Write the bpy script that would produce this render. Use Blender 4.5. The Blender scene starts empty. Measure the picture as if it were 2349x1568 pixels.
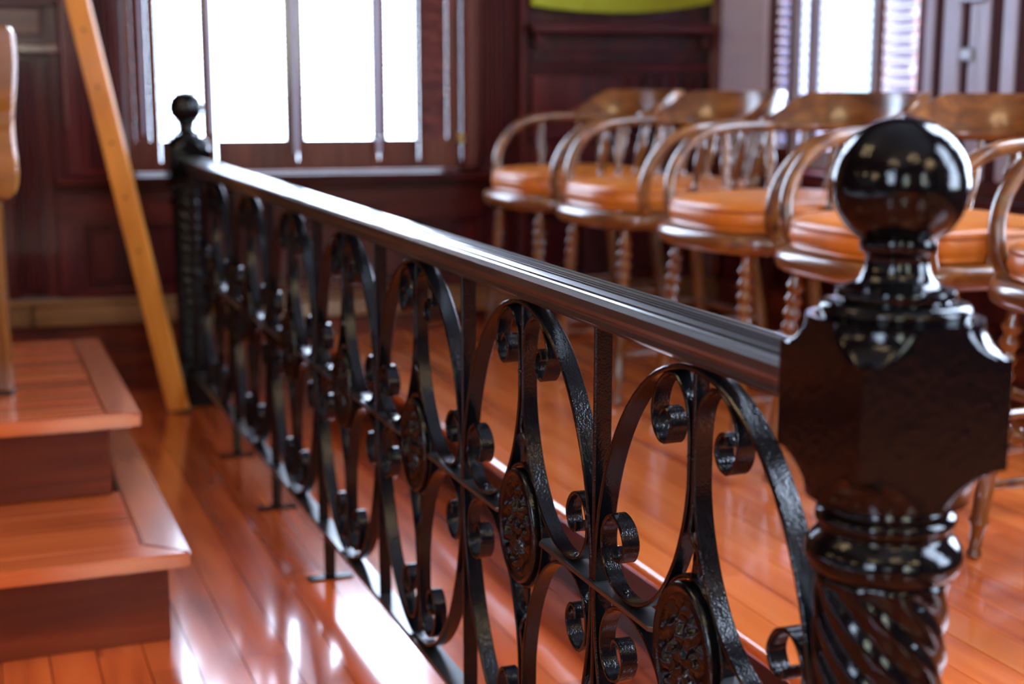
import bpy, bmesh, math, random
from math import sin, cos, pi, radians, sqrt, atan2
from mathutils import Vector, Matrix
random.seed(7)
S = bpy.context.scene
COL = S.collection

# ------------------------------------------------------------ camera, world, lights, exposure
H = 1.006
PITCH, YAW, FPX = 0.18007, 0.36845, 3263.0
cam_d = bpy.data.cameras.new('camera'); cam = bpy.data.objects.new('camera', cam_d); COL.objects.link(cam)
cam_d.sensor_width = 36.0; cam_d.lens = FPX / 2349.0 * 36.0; cam_d.clip_start = 0.02; cam_d.clip_end = 200
cam.location = (0, 0, H); cam.rotation_euler = (pi / 2 - PITCH, 0, -YAW)
cam_d.dof.use_dof = True; cam_d.dof.focus_distance = 1.62; cam_d.dof.aperture_fstop = 3.4
S.camera = cam

S.view_settings.view_transform = 'Standard'; S.view_settings.look = 'None'
S.view_settings.exposure = 0.9; S.view_settings.gamma = 1.0; S.view_settings.use_curve_mapping = False
S.cycles.use_denoising = True
S.cycles.max_bounces = 8; S.cycles.transparent_max_bounces = 16
S.cycles.sample_clamp_indirect = 12.0
S.cycles.caustics_reflective = False; S.cycles.caustics_refractive = False

W = bpy.data.worlds.new('sky'); S.world = W; W.use_nodes = True
bg = W.node_tree.nodes['Background']; bg.inputs[0].default_value = (0.66, 0.78, 1.0, 1); bg.inputs[1].default_value = 15.0

def light(name, kind, loc, energy, color, rot=(0, 0, 0), **kw):
    d = bpy.data.lights.new(name, kind); d.energy = energy; d.color = color
    for k, v in kw.items(): setattr(d, k, v)
    o = bpy.data.objects.new(name, d); COL.objects.link(o); o.location = loc; o.rotation_euler = rot
    return o
light('sun', 'SUN', (0, 0, 8), 34.0, (1.0, 0.9, 0.72), (radians(0), radians(-48), radians(-12)), angle=0.01)
# daylight portals in the window openings (they only guide sampling of the sky)
PORTALS = []
def portal(loc, rot, sx, sy):
    o = light('window_daylight', 'AREA', loc, 1.0, (1, 1, 1), rot, shape='RECTANGLE', size=sx, size_y=sy)
    o.data.cycles.is_portal = True
    PORTALS.append(o)

# ------------------------------------------------------------ materials
def _new(name):
    m = bpy.data.materials.new(name); m.use_nodes = True
    nt = m.node_tree; b = nt.nodes['Principled BSDF']
    return m, nt, b, nt.nodes, nt.links
def coords(nt, scale, rnd=True):
    n, l = nt.nodes, nt.links
    tc = n.new('ShaderNodeTexCoord'); mp = n.new('ShaderNodeMapping'); mp.inputs['Scale'].default_value = scale
    if rnd:
        oi = n.new('ShaderNodeObjectInfo'); mu = n.new('ShaderNodeMath'); mu.operation = 'MULTIPLY'; mu.inputs[1].default_value = 57.0
        ad = n.new('ShaderNodeVectorMath'); ad.operation = 'ADD'
        l.new(oi.outputs['Random'], mu.inputs[0]); l.new(tc.outputs['Object'], ad.inputs[0]); l.new(mu.outputs[0], ad.inputs[1])
        l.new(ad.outputs[0], mp.inputs[0])
        return mp, oi
    l.new(tc.outputs['Object'], mp.inputs[0]); return mp, None
def ramp(nt, src, stops):
    r = nt.nodes.new('ShaderNodeValToRGB'); cr = r.color_ramp
    while len(cr.elements) < len(stops): cr.elements.new(0.5)
    for el, (p, c) in zip(cr.elements, stops): el.position = p; el.color = (*c, 1)
    nt.links.new(src, r.inputs[0]); return r
def wood(name, dark, mid, lite, axis='y', rough=0.2, scale=1.0, coat=0.5, vary=0.25, bump=0.05):
    m, nt, b, n, l = _new(name)
    s = {'x': (1.6, 30, 30), 'y': (30, 1.6, 30), 'z': (30, 30, 1.6)}[axis]
    mp, oi = coords(nt, tuple(k * scale for k in s))
    no = n.new('ShaderNodeTexNoise'); no.inputs['Scale'].default_value = 1.0; no.inputs['Detail'].default_value = 6; no.inputs['Distortion'].default_value = 0.6
    l.new(mp.outputs[0], no.inputs[0])
    r = ramp(nt, no.outputs[0], [(0.3, dark), (0.5, mid), (0.72, lite)])
    mx = n.new('ShaderNodeHueSaturation')
    ma = n.new('ShaderNodeMapRange'); ma.inputs[3].default_value = 1 - vary; ma.inputs[4].default_value = 1 + vary
    l.new(oi.outputs['Random'], ma.inputs[0]); l.new(ma.outputs[0], mx.inputs['Value']); l.new(r.outputs[0], mx.inputs['Color'])
    l.new(mx.outputs[0], b.inputs['Base Color'])
    b.inputs['Roughness'].default_value = rough
    b.inputs['Coat Weight'].default_value = coat; b.inputs['Coat Roughness'].default_value = rough * 0.45; b.inputs['Coat IOR'].default_value = 1.6
    bu = n.new('ShaderNodeBump'); bu.inputs['Strength'].default_value = bump; bu.inputs['Distance'].default_value = 0.002
    l.new(no.outputs[0], bu.inputs['Height']); l.new(bu.outputs[0], b.inputs['Normal'])
    return m
def iron(name, pit=0.35, scale=380, rough=0.12, ior=1.47):
    m, nt, b, n, l = _new(name)
    mp, _ = coords(nt, (1, 1, 1))
    a = n.new('ShaderNodeTexNoise'); a.inputs['Scale'].default_value = scale; a.inputs['Detail'].default_value = 3
    c = n.new('ShaderNodeTexNoise'); c.inputs['Scale'].default_value = scale * 0.22; c.inputs['Detail'].default_value = 2
    l.new(mp.outputs[0], a.inputs[0]); l.new(mp.outputs[0], c.inputs[0])
    ad = n.new('ShaderNodeMath'); ad.operation = 'ADD'; l.new(a.outputs[0], ad.inputs[0]); l.new(c.outputs[0], ad.inputs[1])
    bu = n.new('ShaderNodeBump'); bu.inputs['Strength'].default_value = pit; bu.inputs['Distance'].default_value = 0.0013
    l.new(ad.outputs[0], bu.inputs['Height']); l.new(bu.outputs[0], b.inputs['Normal'])
    b.inputs['Base Color'].default_value = (0.0025, 0.0025, 0.003, 1); b.inputs['Roughness'].default_value = rough
    b.inputs['IOR'].default_value = ior
    return m
def plain(name, col, rough=0.4, metal=0.0, noise=0.0, nscale=30, bump=0.0, coat=0.0):
    m, nt, b, n, l = _new(name)
    mp, _ = coords(nt, (1, 1, 1))
    no = n.new('ShaderNodeTexNoise'); no.inputs['Scale'].default_value = nscale; no.inputs['Detail'].default_value = 4
    l.new(mp.outputs[0], no.inputs[0])
    lo = tuple(c * (1 - noise) for c in col); hi = tuple(min(1, c * (1 + noise)) for c in col)
    r = ramp(nt, no.outputs[0], [(0.35, lo), (0.65, hi)]); l.new(r.outputs[0], b.inputs['Base Color'])
    b.inputs['Roughness'].default_value = rough; b.inputs['Metallic'].default_value = metal; b.inputs['Coat Weight'].default_value = coat
    if bump:
        bu = n.new('ShaderNodeBump'); bu.inputs['Strength'].default_value = bump; bu.inputs['Distance'].default_value = 0.002
        l.new(no.outputs[0], bu.inputs['Height']); l.new(bu.outputs[0], b.inputs['Normal'])
    return m
M = {}
M['floor'] = wood('varnished_floor_pine', (0.32, 0.042, 0.008), (0.58, 0.092, 0.015), (0.70, 0.135, 0.024), 'y', 0.2, 0.55, 0.9, 0.2, 0.04)
M['stage'] = wood('varnished_platform_pine', (0.50, 0.080, 0.015), (0.80, 0.175, 0.032), (0.90, 0.25, 0.055), 'y', 0.26, 0.4, 0.8, 0.09, 0.05)
M['step'] = wood('step_wood', (0.28, 0.045, 0.008), (0.50, 0.090, 0.015), (0.60, 0.13, 0.024), 'x', 0.26, 0.5, 0.7, 0.12, 0.08)
M['stepy'] = wood('step_wood_side_grain', (0.24, 0.05, 0.014), (0.42, 0.10, 0.026), (0.52, 0.14, 0.04), 'y', 0.26, 0.5, 0.7, 0.12, 0.08)
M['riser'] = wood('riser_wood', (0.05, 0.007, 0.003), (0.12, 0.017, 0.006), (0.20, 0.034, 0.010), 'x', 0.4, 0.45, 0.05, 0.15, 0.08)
M['wall'] = wood('dark_mahogany', (0.016, 0.0012, 0.003), (0.048, 0.0035, 0.005), (0.085, 0.008, 0.007), 'z', 0.28, 0.6, 0.1, 0.25, 0.03)
M['wallx'] = wood('dark_mahogany_rails', (0.020, 0.002, 0.003), (0.060, 0.005, 0.005), (0.105, 0.011, 0.008), 'x', 0.28, 0.6, 0.1, 0.25, 0.03)
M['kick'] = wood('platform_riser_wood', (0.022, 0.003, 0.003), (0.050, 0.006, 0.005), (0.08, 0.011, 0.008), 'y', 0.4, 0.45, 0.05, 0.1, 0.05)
for _k in ('wall', 'wallx'): M[_k].node_tree.nodes['Principled BSDF'].inputs['Specular IOR Level'].default_value = 0.3
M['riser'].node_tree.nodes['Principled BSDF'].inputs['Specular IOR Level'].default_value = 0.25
M['matt'] = plain('matt_dark_red_wood', (0.055, 0.012, 0.014), 0.6, 0, 0.1, 20)  # dark strips beside the painted reflections, kept matt so they reflect little
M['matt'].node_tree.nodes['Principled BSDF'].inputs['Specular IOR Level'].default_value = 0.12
M['shut'] = wood('shutter_mahogany', (0.05, 0.010, 0.008), (0.10, 0.020, 0.014), (0.15, 0.034, 0.020), 'z', 0.25, 0.6, 0.5, 0.1, 0.02)
M['tan'] = wood('tan_baseboard_wood', (0.11, 0.045, 0.016), (0.17, 0.075, 0.026), (0.24, 0.11, 0.04), 'x', 0.3, 0.4, 0.4, 0.12, 0.05)
M['oak'] = wood('golden_oak', (0.075, 0.022, 0.005), (0.19, 0.062, 0.012), (0.33, 0.125, 0.026), 'y', 0.28, 0.8, 0.6, 0.1, 0.05)
M['oakz'] = wood('turned_oak', (0.07, 0.022, 0.004), (0.19, 0.062, 0.010), (0.32, 0.12, 0.020), 'z', 0.22, 0.8, 0.8, 0.1, 0.04)
M['slab'] = wood('smooth_golden_oak', (0.17, 0.058, 0.009), (0.26, 0.095, 0.014), (0.34, 0.13, 0.022), 'x', 0.26, 0.5, 0.6, 0.05, 0.03)
M['pine'] = wood('orange_pine', (0.60, 0.22, 0.035), (0.78, 0.31, 0.05), (0.86, 0.38, 0.075), 'z', 0.32, 0.5, 0.4, 0.05, 0.04)
M['leather'] = plain('tan_leather', (0.66, 0.185, 0.018), 0.38, 0, 0.12, 18, 0.18, 0.2)
M['leather'].node_tree.nodes['Principled BSDF'].inputs['Coat Roughness'].default_value = 0.3
M['leather'].node_tree.nodes['Principled BSDF'].inputs['Coat IOR'].default_value = 1.7
M['seam'] = plain('leather_piping', (0.36, 0.09, 0.016), 0.5)
M['iron'] = iron('gloss_black_paint', 0.24)
M['irons'] = iron('smooth_black_paint', 0.32, 120, 0.10, 1.36)
M['ironr'] = iron('worn_black_paint', 0.16, 420, 0.42, 1.9)
_b = M['ironr'].node_tree.nodes['Principled BSDF']; _b.inputs['Coat Weight'].default_value = 0.6; _b.inputs['Coat Roughness'].default_value = 0.12
M['lilac_sheen'] = plain('pale_lilac_sky_sheen', (0.80, 0.73, 0.95), 0.4, 0, 0.03, 6)  # sky light reflected by the folded shutter, put into the base colour
M['grey_sheen'] = plain('grey_lilac_window_sheen', (0.46, 0.46, 0.62), 0.35, 0, 0.05, 6)  # window reflections on dark glossy wood, put into a flat colour
M['brass'] = plain('aged_brass', (0.5, 0.36, 0.16), 0.3, 1.0, 0.1, 40)
M['steel'] = plain('dull_steel', (0.3, 0.3, 0.33), 0.4, 0.6, 0.1, 40)
M['lime'] = plain('lime_green_cloth', (0.30, 0.32, 0.010), 0.8, 0, 0.08, 200)
M['plaster'] = plain('white_plaster', (0.22, 0.23, 0.27), 0.8, 0, 0.04, 5)
M['hole'] = plain('dark_peg_hole', (0.16, 0.06, 0.02), 0.8)
M['rubber'] = plain('dark_rubber', (0.015, 0.013, 0.012), 0.6)
M['leaf'] = plain('hedge_leaf', (0.78, 0.66, 0.24), 0.6, 0, 0.4, 2)
M['grass'] = plain('lawn', (0.22, 0.26, 0.08), 0.9, 0, 0.3, 4)
def glass_mat():
    m = bpy.data.materials.new('window_glass'); m.use_nodes = True; nt = m.node_tree; n = nt.nodes; l = nt.links
    n.clear(); o = n.new('ShaderNodeOutputMaterial'); t = n.new('ShaderNodeBsdfTransparent'); g = n.new('ShaderNodeBsdfGlossy'); g.inputs['Roughness'].default_value = 0.02
    t.inputs[0].default_value = (0.97, 0.99, 1.0, 1)
    lw = n.new('ShaderNodeLayerWeight'); lw.inputs[0].default_value = 0.5; pw = n.new('ShaderNodeMath'); pw.operation = 'POWER'; pw.inputs[1].default_value = 5.0
    f = n.new('ShaderNodeMath'); f.operation = 'MULTIPLY_ADD'; f.inputs[1].default_value = 0.6; f.inputs[2].default_value = 0.03; mx = n.new('ShaderNodeMixShader')
    l.new(lw.outputs['Facing'], pw.inputs[0]); l.new(pw.outputs[0], f.inputs[0])
    l.new(f.outputs[0], mx.inputs[0]); l.new(t.outputs[0], mx.inputs[1]); l.new(g.outputs[0], mx.inputs[2]); l.new(mx.outputs[0], o.inputs[0]); return m
M['glass'] = glass_mat()
def emit(name, col, st):
    m = bpy.data.materials.new(name); m.use_nodes = True; b = m.node_tree.nodes['Principled BSDF']
    b.inputs['Base Color'].default_value = (*col, 1); b.inputs['Emission Color'].default_value = (*col, 1); b.inputs['Emission Strength'].default_value = st
    return m
M['globe'] = emit('added_lamp_globe', (1.0, 0.74, 0.42), 15.0)

# ------------------------------------------------------------ helpers
def link_mesh(name, me, mat, parent=None):
    o = bpy.data.objects.new(name, me); COL.objects.link(o)
    if mat is not None and not me.materials: me.materials.append(mat)
    if parent: o.parent = parent
    return o
def obj(name, bm, mat, parent=None, smooth=False, angle=35):
    me = bpy.data.meshes.new(name); bmesh.ops.recalc_face_normals(bm, faces=bm.faces); bm.to_mesh(me); bm.free()
    if smooth: shade(me, angle)
    return link_mesh(name, me, mat, parent)
def shade(me, angle=35):
    me.polygons.foreach_set('use_smooth', [True] * len(me.polygons))
    if angle < 180: me.set_sharp_from_angle(angle=radians(angle))
def tag(o, label=None, cat=None, group=None, kind=None):
    if label: o['label'] = label
    if cat: o['category'] = cat
    if group: o['group'] = group
    if kind: o['kind'] = kind
    return o
def empty(name, loc=(0, 0, 0), rz=0, **k):
    o = bpy.data.objects.new(name, None); COL.objects.link(o); o.location = loc; o.rotation_euler = (0, 0, rz); o.empty_display_size = 0.1
    return tag(o, **k)
def box(bm, x0, x1, y0, y1, z0, z1, bev=0.0, mat=None):
    r = bmesh.ops.create_cube(bm, size=1.0)
    vs = r['verts']
    for v in vs: v.co = Vector(((x0 + x1) / 2 + v.co.x * (x1 - x0), (y0 + y1) / 2 + v.co.y * (y1 - y0), (z0 + z1) / 2 + v.co.z * (z1 - z0)))
    if bev > 0:
        es = list({e for v in vs for e in v.link_edges})
        r2 = bmesh.ops.bevel(bm, geom=es, offset=bev, segments=1, affect='EDGES')
        vs = list({v for f in r2['faces'] for v in f.verts} | {v for v in vs if v.is_valid})
    if mat is not None:
        for v in vs: v.co = mat @ v.co
    return vs
def tube(bm, a, b, r, seg=12, r2=None):
    a = Vector(a); b = Vector(b); d = b - a
    m = Matrix.Translation((a + b) / 2) @ d.to_track_quat('Z', 'Y').to_matrix().to_4x4()
    bmesh.ops.create_cone(bm, cap_ends=True, segments=seg, radius1=r, radius2=r if r2 is None else r2, depth=d.length, matrix=m)
def ball(bm, c, r, u=16, v=10, sc=(1, 1, 1)):
    bmesh.ops.create_uvsphere(bm, u_segments=u, v_segments=v, radius=r, matrix=Matrix.Translation(c) @ Matrix.Diagonal((*sc, 1)))
def lathe(bm, prof, seg=32, mat=None, twist=None):
    """prof: list of (r, z)"""
    rings = []
    for (r, z) in prof:
        ring = []
        for k in range(seg):
            a = 2 * pi * k / seg
            rr = r if twist is None else twist(r, z, a)
            p = Vector((rr * cos(a), rr * sin(a), z))
            ring.append(bm.verts.new(mat @ p if mat else p))
        rings.append(ring)
    for i in range(len(rings) - 1):
        for k in range(seg):
            bm.faces.new((rings[i][k], rings[i][(k + 1) % seg], rings[i + 1][(k + 1) % seg], rings[i + 1][k]))
    bm.faces.new(rings[0]); bm.faces.new(rings[-1])
def crom(pts, n=8):
    P = [Vector(p) for p in pts]; out = []
    P = [P[0] * 2 - P[1]] + P + [P[-1] * 2 - P[-2]]
    for i in range(1, len(P) - 2):
        for k in range(n):
            t = k / n; a, b, c, d = P[i - 1], P[i], P[i + 1], P[i + 2]
            out.append(0.5 * ((2 * b) + (c - a) * t + (2 * a - 5 * b + 4 * c - d) * t * t + (3 * b - 3 * c + d - a) * t * t * t))
    out.append(P[-2].copy()); return out
def loft(bm, rings, closed=False, cap=True):
    R = [[bm.verts.new(p) for p in ring] for ring in rings]
    n = len(R[0]); N = len(R)
    for i in range(N if closed else N - 1):
        a, b = R[i], R[(i + 1) % N]
        for k in range(n): bm.faces.new((a[k], a[(k + 1) % n], b[(k + 1) % n], b[k]))
    if cap and not closed: bm.faces.new(R[0]); bm.faces.new(R[-1])
def flat_sec(w, t, c):
    """cross-section of a flat bar: w across the plane, t in the plane, chamfer c"""
    w /= 2; t /= 2
    return [(-w + c, -t), (w - c, -t), (w, -t + c), (w, t - c), (w - c, t), (-w + c, t), (-w, t - c), (-w, -t + c)]
def bar2d(bm, path, w=0.020, t=0.0055, c=0.0014, closed=False, taper=True, X=0.0, widths=None):
    """flat iron bar bent in the Y-Z plane; path of (u, v)"""
    P = [Vector((p[0], p[1])) for p in path]; n = len(P); rings = []
    for i, p in enumerate(P):
        if closed: d = P[(i + 1) % n] - P[i - 1]
        else: d = P[min(i + 1, n - 1)] - P[max(i - 1, 0)]
        d.normalize(); nn = Vector((-d.y, d.x))
        tt = t
        if taper and not closed: tt = t * min(1.0, 0.55 + 0.45 * min(i, n - 1 - i) / 3)
        ww = w if widths is None else widths(i / (n - 1))
        rings.append([Vector((X + a, p.x + nn.x * b, p.y + nn.y * b)) for a, b in flat_sec(ww, tt, min(c, tt * .3))])
    loft(bm, rings, closed)
def superell(a, b, n, seg=48, e=2.6):
    out = []
    for k in range(seg):
        t = 2 * pi * k / seg
        out.append((a * abs(cos(t)) ** (2 / e) * (1 if cos(t) >= 0 else -1), b * abs(sin(t)) ** (2 / e) * (1 if sin(t) >= 0 else -1)))
    return out
def copy_tree(o, parent=None):
    c = o.copy(); COL.objects.link(c)
    if parent: c.parent = parent
    for ch in list(o.children): copy_tree(ch, c)
    return c
def frame_boxes(name, parent, mat, fn, spec, bev=0.003):
    """spec: list of (s0,s1,z0,z1,d0,d1) in wall space -> one object each"""
    out = []
    for (s0, s1, z0, z1, d0, d1) in spec:
        bm = bmesh.new(); box(bm, s0, s1, -d1, -d0, z0, z1, bev, fn); out.append(obj(name, bm, mat, parent))
    return out

# wall space: local x runs along the wall to the right, local y out of the room, origin on the wall foot
TH = radians(97)
ev = Vector((sin(TH), cos(TH), 0))
W1 = Matrix.Translation((0.553, 4.761, 0)) @ Matrix.Rotation(atan2(ev.y, ev.x), 4, 'Z')
CORNER = W1 @ Vector((2.0, 0, 0))
XR = CORNER.x
# right-hand wall: local x = distance towards the camera from the corner
W2 = Matrix.Translation((XR, CORNER.y, 0)) @ Matrix.Rotation(-pi / 2, 4, 'Z')
def y2s(Y): return CORNER.y - Y
CEIL = 4.0; XL = -3.2; YB = -3.6

# ------------------------------------------------------------ room shell
bm = bmesh.new(); box(bm, XL, XR + .2, YB, 5.4, -0.12, -0.022)
floor = tag(obj('floor', bm, M['kick']), kind='structure')
bm = bmesh.new(); box(bm, XL - .2, XR + .2, YB - .2, 5.6, CEIL, CEIL + 0.1)
tag(obj('ceiling', bm, M['plaster']), kind='structure')
bm = bmesh.new(); box(bm, XL - .2, XR + .2, YB - .2, 5.6, CEIL + 0.1, CEIL + 5.5)
tag(obj('wall_sun_block', bm, M['plaster']), kind='structure')  # unseen box added above the ceiling to block the sun

# floor boards
PW = 0.0802; X0 = 0.333 - PW * 16
def plank_mesh(name, w, L, mat, h=0.022):
    bm = bmesh.new(); box(bm, -w / 2 + .0009, w / 2 - .0009, -L / 2 + .0003, L / 2 - .0003, -h, 0, 0.0)
    me = bpy.data.meshes.new(name); bm.to_mesh(me); bm.free(); me.materials.append(mat); return me
cache = {}
def plank(x, y0, y1, w, mat, parent, z=0.0, key='f', sink=0.0):
    L = round(y1 - y0, 2); k = (key, L)
    if k not in cache: cache[k] = plank_mesh('plank', w, L, mat)
    o = link_mesh('plank', cache[k], mat, parent); o.location = (x, (y0 + y1) / 2, z - sink)
rnd = random.Random(3)
for i in range(26):
    xc = X0 + PW * (i + 0.5)
    if xc > 1.13: break
    y = 1.0 - rnd.choice([0, .3, .5, .8])
    while y < 4.9:
        L = rnd.choice([1.1, 1.5, 1.9, 2.3]); y1 = min(y + L, 4.98)
        if y1 > 1.2 and xc > -0.4: plank(xc, max(y, 1.0), y1, PW, M['floor'], floor, 0, 'f', rnd.random() * .0006)
        y = y1
bm = bmesh.new()
for i in range(-22, 42):
    xc = X0 + PW * (i + 0.5)
    if xc < XL + .05: continue
    for (a, b) in (((YB, -1.6), (-1.6, 0.999)) if xc > -0.4 and xc < 1.13 else ((YB, -1.2), (-1.2, 1.4), (1.4, 3.6), (3.6, 5.0))):
        if xc > 1.13: continue
        box(bm, xc - PW / 2 + .001, xc + PW / 2 - .001, a + .001, b - .001, -0.022, 0)
tag(obj('plank', bm, M['floor'], floor), kind='stuff')

def wall(name, Mx, L0, L1, holes, t=0.18, mat='wall', top=CEIL):
    bm = bmesh.new(); s = L0
    for (a, b, z0, z1) in holes:
        box(bm, s, a, 0, t, 0, top, 0, Mx); box(bm, a, b, 0, t, 0, z0, 0, Mx); box(bm, a, b, 0, t, z1, top, 0, Mx); s = b
    box(bm, s, L1, 0, t, 0, top, 0, Mx)
    return tag(obj(name, bm, M[mat]), kind='structure')
WIN1 = (-0.045, 1.045, 0.715, 2.75)
wall_back = wall('wall_back', W1, -4.2, 2.0, [WIN1])
sA, sB = y2s(4.12), y2s(3.36)
WIN2 = (sA, sB, 0.72, 2.75)
ADDED_WIN3 = (y2s(2.3), y2s(1.3), 0.72, 3.4)  # this and the next window are added out of view for room light
ADDED_WIN4 = (y2s(0.2), y2s(-0.8), 0.72, 3.4)
wall_right = wall('wall_right', W2, 0.0, CORNER.y - YB, [WIN2, ADDED_WIN3, ADDED_WIN4])
Wl = Matrix.Translation((XL, YB, 0)) @ Matrix.Rotation(pi / 2, 4, 'Z')
ADDED_LW = [(1.0, 2.0, 1.2, 3.2)]  # unseen window added to light the room
wall('wall_left', Wl, 0, 9.2, ADDED_LW)
Wr = Matrix.Translation((XR, YB, 0)) @ Matrix.Rotation(pi, 4, 'Z')
ADDED_RW = [(1.3, 2.1, 1.0, 2.7), (3.9, 4.7, 1.0, 2.7)]  # unseen windows added for highlights on the iron
wall_rear = wall('wall_rear', Wr, 0, XR - XL, ADDED_RW)

def do_portal(Mx, hole):
    a, b, z0, z1 = hole; c = Mx @ Vector(((a + b) / 2, 0.17, (z0 + z1) / 2))
    inward = (Mx.to_3x3() @ Vector((0, -1, 0)))
    q = inward.to_track_quat('-Z', 'Y').to_euler()
    portal(c, q, b - a, z1 - z0)
for Mx, hs in ((W1, [WIN1]), (W2, [WIN2, ADDED_WIN3, ADDED_WIN4]), (Wr, ADDED_RW), (Wl, ADDED_LW)):
    for h in hs: do_portal(Mx, h)

# ------------------------------------------------------------ back wall joinery
def w1(name, spec, mat='wall', bev=0.003, parent=None): return frame_boxes(name, parent or wall_back, M[mat], W1, spec, bev)
base = tag(obj('baseboard_back', (lambda bm: (box(bm, -4.1, 1.99, -0.035, 0, 0, 0.232, 0.002, W1), bm)[1])(bmesh.new()), M['riser']), kind='structure')
w1('base_molding', [(-4.1, -0.362, .236, .298, 0, .075), (-0.358, 0.95, .236, .298, 0, .075), (0.954, 1.98, .236, .298, 0, .075)], 'tan', .006, base)
w1('base_cap', [(-4.1, 1.98, .298, .318, 0, .055)], 'tan', .007, base)
# wainscot below the window
w1('wainscot_rail', [(-0.27, 1.98, .553, .684, 0, .022), (-0.27, 1.98, .318, .345, 0, .022)], 'wallx')
w1('stile', [(s, s + .075, .345, .553, 0, .022) for s in (-0.27, 0.33, .93, 1.5, 1.9)])
w1('panel', [(-0.175, .31, .365, .535, 0, .010), (.425, .91, .365, .535, 0, .010), (1.025, 1.48, .365, .535, 0, .010), (1.595, 1.88, .365, .535, 0, .010)], 'wall', .006)
bm = bmesh.new(); box(bm, -0.268, 1.16, -.075, 0.16, .686, .710, .006, W1)
obj('window_sill', bm, M['wallx'], wall_back)
w1('sill_apron', [(-0.25, 1.14, .664, .686, 0, .045)], 'wallx', .006)
# left pilaster and reeds beside the window
w1('pilaster', [(-0.235, -0.052, .712, 2.9, 0, .030)])
w1('reed', [(-0.175 + k * .0155, -0.165 + k * .0155, .74, 2.9, .030, .038) for k in range(7)], 'wall', .003)
w1('corner_bead', [(-0.232, -0.221, .86, 2.9, .03, .042)], 'shut', .004)
# left bay of panelling
w1('stile', [(-0.272, -0.236, .318, 2.9, 0, .020), (-0.80, -0.70, .318, 2.9, 0, .02), (-0.43, -0.405, .318, 1.09, 0, .014)])
w1('ledge', [(-4.1, -0.236, 1.094, 1.128, 0, .05)], 'shut', .008)
w1('panel', [(-0.70, -0.285, 1.15, 1.24, 0, .012), (-0.70, -0.285, 1.262, 1.9, 0, .012)], 'wallx', .006)
w1('rail', [(-4.1, -0.236, 1.24, 1.262, 0, .03)], 'wallx', .006)
w1('reed', [(-0.400 + k * .0165, -0.389 + k * .0165, .34, 1.075, 0, .014) for k in range(5)], 'wall', .003)
w1('panel', [(-1.1, -0.83, .35, 1.07, 0, .012), (-1.5, -1.15, .35, 1.07, 0, .012)], 'wall', .006)
# right pilaster cluster
w1('pilaster', [(1.052, 1.112, .712, 2.9, 0, .05)], 'shut', .014)
w1('casing', [(1.112, 1.245, .318, 2.9, 0, .022)])
w1('reed', [(1.125 + k * .0165, 1.137 + k * .0165, .74, 2.9, .022, .031) for k in range(7)], 'wall', .004)
w1('casing', [(1.247, 1.277, .318, 2.9, 0, .055)], 'wall', .008)
w1('pilaster', [(1.945, 1.998, .318, 2.9, 0, .045)], 'shut', .01)
w1('reed', [(1.952 + k * .015, 1.962 + k * .015, .4, 2.9, .045, .052) for k in range(3)], 'shut', .003)
# recessed panelling with the dark shelf
w1('shelf', [(1.277, 1.945, 1.172, 1.205, 0, .11)], 'wallx', .006)
w1('shelf_bracket', [(1.30, 1.325, 1.12, 1.172, 0, .08), (1.90, 1.925, 1.12, 1.172, 0, .08)], 'wallx', .005)
w1('rail', [(1.277, 1.945, 1.048, 1.066, 0, .026), (1.277, 1.945, .72, .80, 0, .026)], 'wallx', .005)
w1('panel', [(1.30, 1.62, .81, 1.035, 0, .014), (1.30, 1.92, 1.075, 1.11, 0, .010)], 'wall', .005)
w1('slat', [(s, s + .028, .81, 1.035, 0, .022) for s in (1.645, 1.70, 1.755, 1.81, 1.865, 1.905)], 'wall', .008)
w1('cornice', [(-4.1, 2.0, 2.9, 3.05, 0, .08)], 'wallx', .02)
# lime cloth above the shelf (bowed lower edge)
bm = bmesh.new(); rings = []
for k in range(25):
    t = k / 24; s = 1.290 + t * .648
    zb = 1.240 + .022 * (2 * t - 1.0) ** 2 + .016 * t ** 3
    d = .045 + .006 * sin(t * 40)
    rings.append([W1 @ Vector((s, -d, zb)), W1 @ Vector((s, -d - .008, zb)), W1 @ Vector((s, -d - .004, 1.46)), W1 @ Vector((s, -d + .004, 1.46))])
loft(bm, rings)
vl = obj('cloth_valance', bm, M['lime'], None, True)
tag(vl, 'lime green cloth with a bowed lower edge hanging above the dark wall shelf', 'cloth')
# iron rod that carries it
bm = bmesh.new(); tube(bm, W1 @ Vector((1.278, -.047, 1.46)), W1 @ Vector((1.944, -.047, 1.46)), .008)
obj('hanging_rod', bm, M['brass'], vl)

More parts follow.
